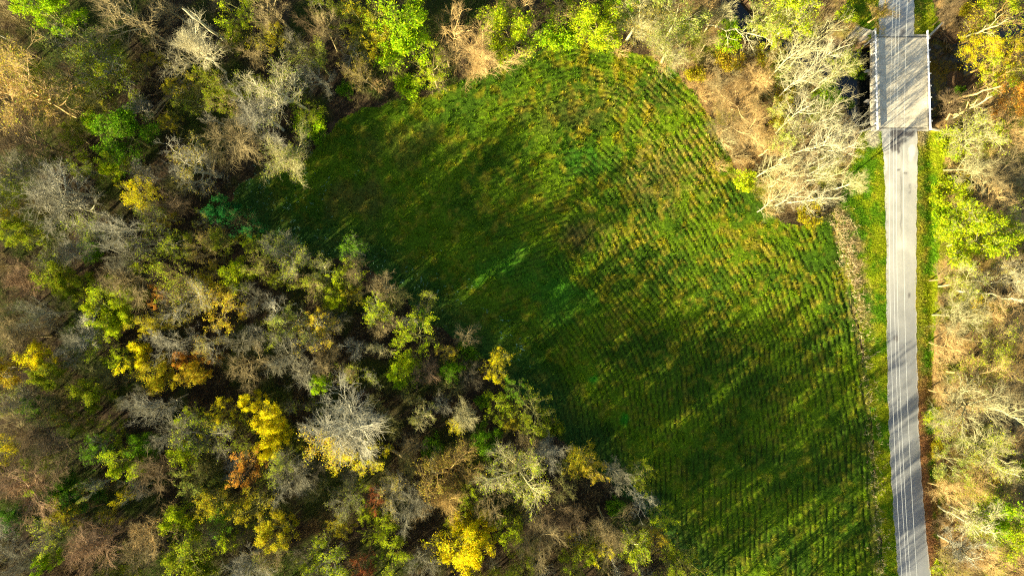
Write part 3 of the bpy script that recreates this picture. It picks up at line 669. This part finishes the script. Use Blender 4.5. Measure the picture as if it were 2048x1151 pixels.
# ------------------------------------------------------------------ labels that say which one
LM = [(363,40,'the tall broken snag'),(337,190,'the fallen brown logs'),(393,102,'the cream-white crown'),(100,38,'the lime green crown'),(700,862,'the biggest pale crown'),
 (540,845,'the bright yellow lobed crown'),(378,735,'the orange crown'),(900,960,'the golden tan crown'),(931,1095,'the wide yellow crown'),(722,1128,'the rust red crown'),
 (568,1053,'the round ochre crown'),(215,625,'the big yellow-green crown'),(45,973,'the orange-brown crown'),(480,440,'the two teal shrubs'),(997,735,'the yellow tree at the field'),
 (1168,921,'the ochre tree at the field'),(819,170,'the vivid green bush'),(808,62,'the tall lime tree'),(1470,72,'the dead white branch'),(1640,260,'the pale slender grove'),
 (1800,165,'the bridge'),(1953,484,'the yellow-green roadside clump'),(2010,1040,'the green tree lower right'),(1978,70,'the yellow tree by the creek'),(45,567,'the pinkish crown'),
 (1320,1072,'the lower field corner'),(837,831,'the small cream crown'),(1040,945,'the wide cream crown'),(834,678,'the yellow-green crown midwood'),(245,270,'the green crown upper left'),
 (573,182,'the white crowns upper left'),(1121,66,'the emerald bush'),(180,1102,'the pink-brown crown'),(1975,818,'the big cream roadside tree'),(0,800,'the left edge'),(1475,205,'the tan fuzzy thicket')]
DIRS = ['right of', 'above right of', 'above', 'above left of', 'left of', 'below left of', 'below', 'below right of']
BN = dict(grey='grey', pale='pale grey', cream='cream', tan='tan', brown='brown', pink='pink-brown', dark='dark', gold='golden brown', olive='olive', white='white', sand='sandy')
LN = dict(yg='yellow-green', lime='lime green', green='mid green', teal='blue-green', olive='olive green', yellow='bright yellow', gold='golden', orange='orange', rust='rusty red', dkgreen='dark green', ochre='ochre', pale='pale green', budyg='yellow-green', budol='olive', budoc='ochre')
KN = dict(b='bare tree', g='gnarled bare tree', f='fine-twigged bare tree', t='tall slender bare tree', l='leafing tree', h='thinly leafed tree', p='tree leafed on its lower side', s='low leafy shrub', w='bare low shrub')
ORD = ['nearest', 'second nearest', 'third nearest', 'fourth nearest', 'fifth nearest', 'sixth nearest', 'seventh nearest', 'eighth nearest', 'ninth nearest', 'tenth nearest']
buckets = {}
offn = 0
for t in trees:
    o, kind, px, py, r, bark, leaf, label, off = t
    if kind in 'lhps': desc = LN[leaf or 'yg'] + ' ' + KN[kind]; grp = ('leafy shrubs' if kind == 's' else 'leafing trees')
    elif leaf: desc = BN[bark] + ' tree with ' + LN[leaf] + ' buds'; grp = 'budding trees'
    else: desc = BN[bark] + ' ' + KN[kind]; grp = ('bare shrubs' if kind == 'w' else 'bare trees')
    size = 'small ' if r < 27 and kind not in 'sw' else ('large ' if r > 50 else '')
    o['category'] = 'shrub' if kind in 'sw' else 'tree'
    if kind == 't': o['group'] = 'slender pale trees of the grove left of the bridge'
    elif off: o['group'] = 'trees beyond the edge of the picture'
    elif kind in 'sw': o['group'] = grp + ' along the wood edges'
    else: o['group'] = grp + (' right of the road' if px > 1860 else ' above the field' if (px > 700 and py < 240) else ' of the left wood')
    if off:
        o['label'] = 'tree of the wood beyond the left or lower edge of the picture'; continue
    c = min(LM, key=lambda m: (m[0]-px)**2 + (m[1]-py)**2 + (1e9 if (m[0]-px)**2 + (m[1]-py)**2 < 9 else 0))
    a = math.atan2(c[1]-py, px-c[0]); d = math.hypot(c[0]-px, c[1]-py)
    dr = DIRS[int(round(a / (math.pi/4))) % 8]
    buckets.setdefault((size + desc, dr, c[2]), []).append((d, o))
seen_first = {}
for (desc, dr, lm), items in buckets.items():
    items.sort(key=lambda i: i[0])
    for i, (d, o) in enumerate(items):
        o['label'] = desc + (' just ' if d < 90 and len(items) == 1 else ', ' + ORD[i] + ' ' if len(items) > 1 else ' further ') + dr + ' ' + lm

# ------------------------------------------------------------------ dead wood
def log(name, p0, p1, r0, r1, col, label, cat, n=12, wob=.12, stubs=0, group=None, seed=1):
    g = random.Random(seed); a = np.array(p0, float); c = np.array(p1, float); root = tag(empty(name, tuple(a)), label, cat, group)
    pts = [a*0 + (c-a)*t + np.array([g.gauss(0, wob), g.gauss(0, wob), g.gauss(0, wob*.4)]) * (0 < t < 1) for t in np.linspace(0, 1, n)]
    rs = np.linspace(r0, r1, n)
    t = Tree(seed)
    cfg = dict(seg=[4, 3, 3], wob=[.2, .22, .25], up=[.02, .02, .02], taper=[.35, .4, .4], n=[5, 3], start=[.2, .2], ang=[(25, 60), (25, 60)], len=[.55, .55], short=[.3, .3], rad=[.07, .035, .02], leaflev=9)
    d = unit(c - a)
    for i in range(stubs):
        u = g.uniform(.35, 1); k = min(int(u*(n-1)), n-2)
        side = unit(np.cross(d, t.rv())); side[2] = abs(side[2]) * .6
        t.grow(pts[k], d*.8 + side, g.uniform(1.5, 3.6), .07, 0, cfg)
    V, F = tubes([(3, np.array(pts), rs)] + t.br, [4, 3, 3, 8]); q = obj('trunk', mesh_np(name, V, F, (M_BARK,), None, True), root); q.color = (*BARK[col], 1)
    return root
def GP(px, py, dz=0.):
    x, y, _ = P(px, py); return (x, y, float(ground_z(np.array(x), np.array(y))) + dz)
g0 = GP(452, 84); log('broken_snag', g0, (*P(365, 16, 17)[:2], 17), .30, .16, 'white', 'tall pale broken snag standing bare near the top left', 'snag', 14, .06, 2, seed=3)
LG = 'fallen brown logs lying in the upper left wood'
for i, (a, c, r, w) in enumerate((((298,240),(380,152),.26,'longest fallen brown log beside the cream-white crown'),((290,234),(368,168),.2,'fallen brown log lying parallel left of the longest one'),
      ((308,242),(352,190),.16,'short fallen brown log lying right of the longest one'),((280,200),(345,180),.13,'thin fallen branch crossing above the brown logs'))):
    log('fallen_log', GP(*a, .35), GP(*c, .9), r, r*.6, 'brown' if i else 'tan', w, 'log', 10, .12, 4, LG, 50 + i)
log('dead_branch', GP(1400, 66, 4.0), (*P(1542, 79, 6)[:2], 6.0), .13, .05, 'white', 'dead white forked branch lying over the green bush above the field', 'branch', 10, .25, 9, seed=8)
log('fallen_log', GP(815, 915, .4), GP(778, 890, 1.6), .34, .26, 'tan', 'thick fallen trunk lying just right of the biggest pale crown', 'log', 8, .08, 2, LG, 61)
log('fallen_log', GP(1888, 42, .2), GP(1915, 100, -1.2), .26, .12, 'brown', 'dark uprooted trunk hanging over the creek by the wing wall', 'log', 8, .25, 10, seed=62)
LL = 'pale leaning trunks at the creek bank right of the bridge'
log('leaning_trunk', GP(1902, 200), (*P(2002, 172, 12)[:2], 12.), .24, .1, 'sand', 'upper pale leaning trunk at the creek bank right of the bridge', 'tree trunk', 12, .12, 5, LL, 64)
log('leaning_trunk', GP(1892, 238), (*P(1955, 198, 8)[:2], 8.), .2, .1, 'sand', 'short crooked pale trunk between two leaning trunks at the creek bank', 'tree trunk', 12, .3, 2, LL, 65)
log('leaning_trunk', GP(1898, 240), (*P(1985, 192, 10)[:2], 10.), .22, .1, 'cream', 'lower pale leaning trunk at the creek bank right of the bridge', 'tree trunk', 12, .1, 4, LL, 66)
log('leaning_trunk', GP(1932, 70), (*P(1998, 50, 12)[:2], 12.), .2, .1, 'cream', 'pale leaning trunk in front of the yellow tree by the creek', 'tree trunk', 12, .1, 5, LL, 67)
RT = 'long cream trunks leaning out right of the road'
for i, (a, c, hz, w) in enumerate((((1885,786),(2045,838),14,'long cream trunk leaning right across the big cream roadside tree'),((1920,908),(2040,952),12,'long cream trunk leaning right below the big cream roadside tree'),
     ((1880,1012),(1975,1066),11,'pale trunk leaning right near the green tree lower right'),((1880,1068),(1950,1125),9,'crooked pale trunk leaning right at the lower right'),
     ((1912,580),(2048,600),10,'pale trunk leaning right below the yellow-green roadside clump'),((1905,560),(2040,566),9,'forked white trunk just below the yellow-green roadside clump'))):
    log('leaning_trunk', GP(*a), (*P(*c, hz)[:2], float(hz)), .2, .07, 'cream' if i < 2 else 'white', w, 'tree trunk', 14, .16, 9, RT, 70 + i)

# ------------------------------------------------------------------ ground cover that nobody could count
def blades(name, pts, cols, n, hgt, wid, lean, label, cat=None, seed=1, jit=.15):
    g = np.random.default_rng(seed); m = len(pts)
    c = np.repeat(pts, n, 0); k = len(c); cc = np.repeat(cols, n, 0) * g.uniform(.6, 1.4, (k, 1))
    c = c + np.concatenate([g.normal(0, jit, (k, 2)), np.zeros((k, 1))], 1)
    a = g.uniform(0, 2*math.pi, k); h = (np.repeat(hgt, n) if hasattr(hgt, '__len__') else hgt) * g.uniform(.5, 1.2, k)
    side = np.stack([np.cos(a), np.sin(a), 0*a], 1) * (wid * g.uniform(.6, 1.3, k))[:, None] if not hasattr(wid, '__len__') else 0
    b = g.uniform(0, 2*math.pi, k); l = np.abs(g.normal(0, lean, k)) * h
    tip = c + np.stack([np.cos(b)*l, np.sin(b)*l, h], 1)
    c = c - np.array([0, 0, .04])
    V = np.stack([c - side, c + side, tip], 1).reshape(-1, 3)
    me = mesh_np(name, V, np.arange(k*3).reshape(-1, 3), (M_BLADE,), np.repeat(cc, 3, 0))
    o = tag(obj(name, me), label, cat, kind='stuff'); return o
def scatter(n, x0, x1, y0, y1, test, seed):
    g = np.random.default_rng(seed); x = g.uniform(x0, x1, n); y = g.uniform(y0, y1, n); k = test(x, y, g); x, y = x[k], y[k]
    return np.stack([x, y, ground_z(x, y)], 1)
FB = dict(x0=-54, x1=70, y0=-62, y1=47)
def t_field(x, y, g):
    row = seg_dist(x, y, ROWS) + (fbm(x, y, 11, 2, 20) - .5) * 1.6 + (fbm(x, y, 2.6, 2, 25) - .5) * .4
    w = .72 - .62 * np.clip(np.sin(row * 2*math.pi / 1.0), 0, 1)**1.5 * sstep((x + 22) / 40) * sstep(fbm(x, y, 5, 4, 30) * 5 - 1.45) + (fbm(x, y, 1.3, 2, 130) - .5) * 1.2
    return (sdist(x, y, FIELD) > .2) & (g.random(len(x)) < w)
pts = scatter(150000, -54, 70, -62, 47, t_field, 5)
cl = fbm(pts[:, 0], pts[:, 1], .75, 2, 210); keep = cl > .45; pts = pts[keep]; cl = cl[keep]
blades('meadow_grass', pts, meadow_col(pts[:, 0], pts[:, 1]) * np.array([2.2, 1.95, 1.75]), 5, .10 + 1.5 * np.clip(cl - .42, 0, .4) * (1.1 - .5 * sstep((pts[:, 0] - 10) / 30)), .045, .55, 'rough green and straw grass tufts covering the meadow', 'grass', 6, jit=.10)
pts = scatter(60000, 58, 82, -62, 56, lambda x, y, g: ((sdist(x, y, VERGE) > .1) | (sdist(x, y, VERGE_N) > .3)) & (sdist(x, y, ROAD) < .05) & ((np.abs(x - 71.3) > 5.4) | (np.abs(y - 37.5) > 8.6)), 9)
gm = verge_col(pts[:, 0], pts[:, 1]); keep = gm[:, 2] < .2
pts = pts[keep]; blades('verge_grass', pts, gm[keep] * 1.2, 5, .2, .05, .6, 'bright green grass growing on both road verges', 'grass', 10)
# straw stand on the field's east margin
MARG = PW([(1672,430),(1700,520),(1718,600),(1730,720),(1745,860),(1752,1000),(1765,1151)])
pts = scatter(40000, 56, 72, -56, 15, lambda x, y, g: (seg_dist(x, y, MARG) < g.normal(.5, .8, len(x)) * (.3 + 1.5 * vnoise(x, y, 4, 133))) & (g.random(len(x)) < .12 + .7 * sstep((y + 12) / 22)), 12)
g = np.random.default_rng(3); n2 = len(pts)
blades('dry_grass', pts, np.array([.80, .62, .32]) * g.uniform(.6, 1.2, (n2, 1)), 4, .55, .04, .9, 'strip of tall dry straw grass between meadow and verge', 'dry grass', 14)
# pale weeds in the shade of the wood
def t_weed(x, y, g):
    d = np.minimum(seg_dist(x, y, PW([(520,370),(560,400),(640,360)])) / 4.5, seg_dist(x, y, PW([(560,480),(720,520),(880,590),(1030,700)])) / 4)
    return g.random(len(x)) < .9 * np.exp(-d*d) * sstep(vnoise(x, y, 3, 140) * 3 - .8)
pts = scatter(2200, -52, 5, -15, 30, t_weed, 15)
blades('pale_weeds', pts, np.tile([.30, .50, .30], (len(pts), 1)), 5, .22, .075, 1.3, 'pale leafed weeds dotted in the shade at the meadow edge', 'weeds', 16, jit=.08)
# undergrowth of the woods
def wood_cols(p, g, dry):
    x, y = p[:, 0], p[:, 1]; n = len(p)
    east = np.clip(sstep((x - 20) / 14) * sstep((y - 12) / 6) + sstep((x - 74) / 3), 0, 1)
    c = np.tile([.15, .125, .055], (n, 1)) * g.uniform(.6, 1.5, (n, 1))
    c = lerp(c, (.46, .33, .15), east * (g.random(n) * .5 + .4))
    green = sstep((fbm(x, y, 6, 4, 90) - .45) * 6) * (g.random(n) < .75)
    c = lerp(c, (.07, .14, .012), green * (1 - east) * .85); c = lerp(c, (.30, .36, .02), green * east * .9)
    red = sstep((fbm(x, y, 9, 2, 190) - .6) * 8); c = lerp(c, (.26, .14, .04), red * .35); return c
g = np.random.default_rng(21)
pts = scatter(85000, -97, 97, -56, 56, lambda x, y, g: in_wood(x, y) & (fbm(x, y, 5, 3, 200) + g.normal(0, .1, len(x)) > .38), 22)
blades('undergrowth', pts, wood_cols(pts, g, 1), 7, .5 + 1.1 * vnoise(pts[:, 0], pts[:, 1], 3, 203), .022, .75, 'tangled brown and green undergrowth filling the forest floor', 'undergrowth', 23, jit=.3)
pts = scatter(60000, -97, 97, -56, 56, lambda x, y, g: in_wood(x, y), 25)
g = np.random.default_rng(26); cc = np.tile([.12, .08, .045], (len(pts), 1)) * g.uniform(.4, 1.6, (len(pts), 1))
blades('leaf_litter', pts, cc, 2, .10, .11, 1.6, 'fallen brown leaves scattered over the forest floor', 'leaf litter', 27, jit=.3)
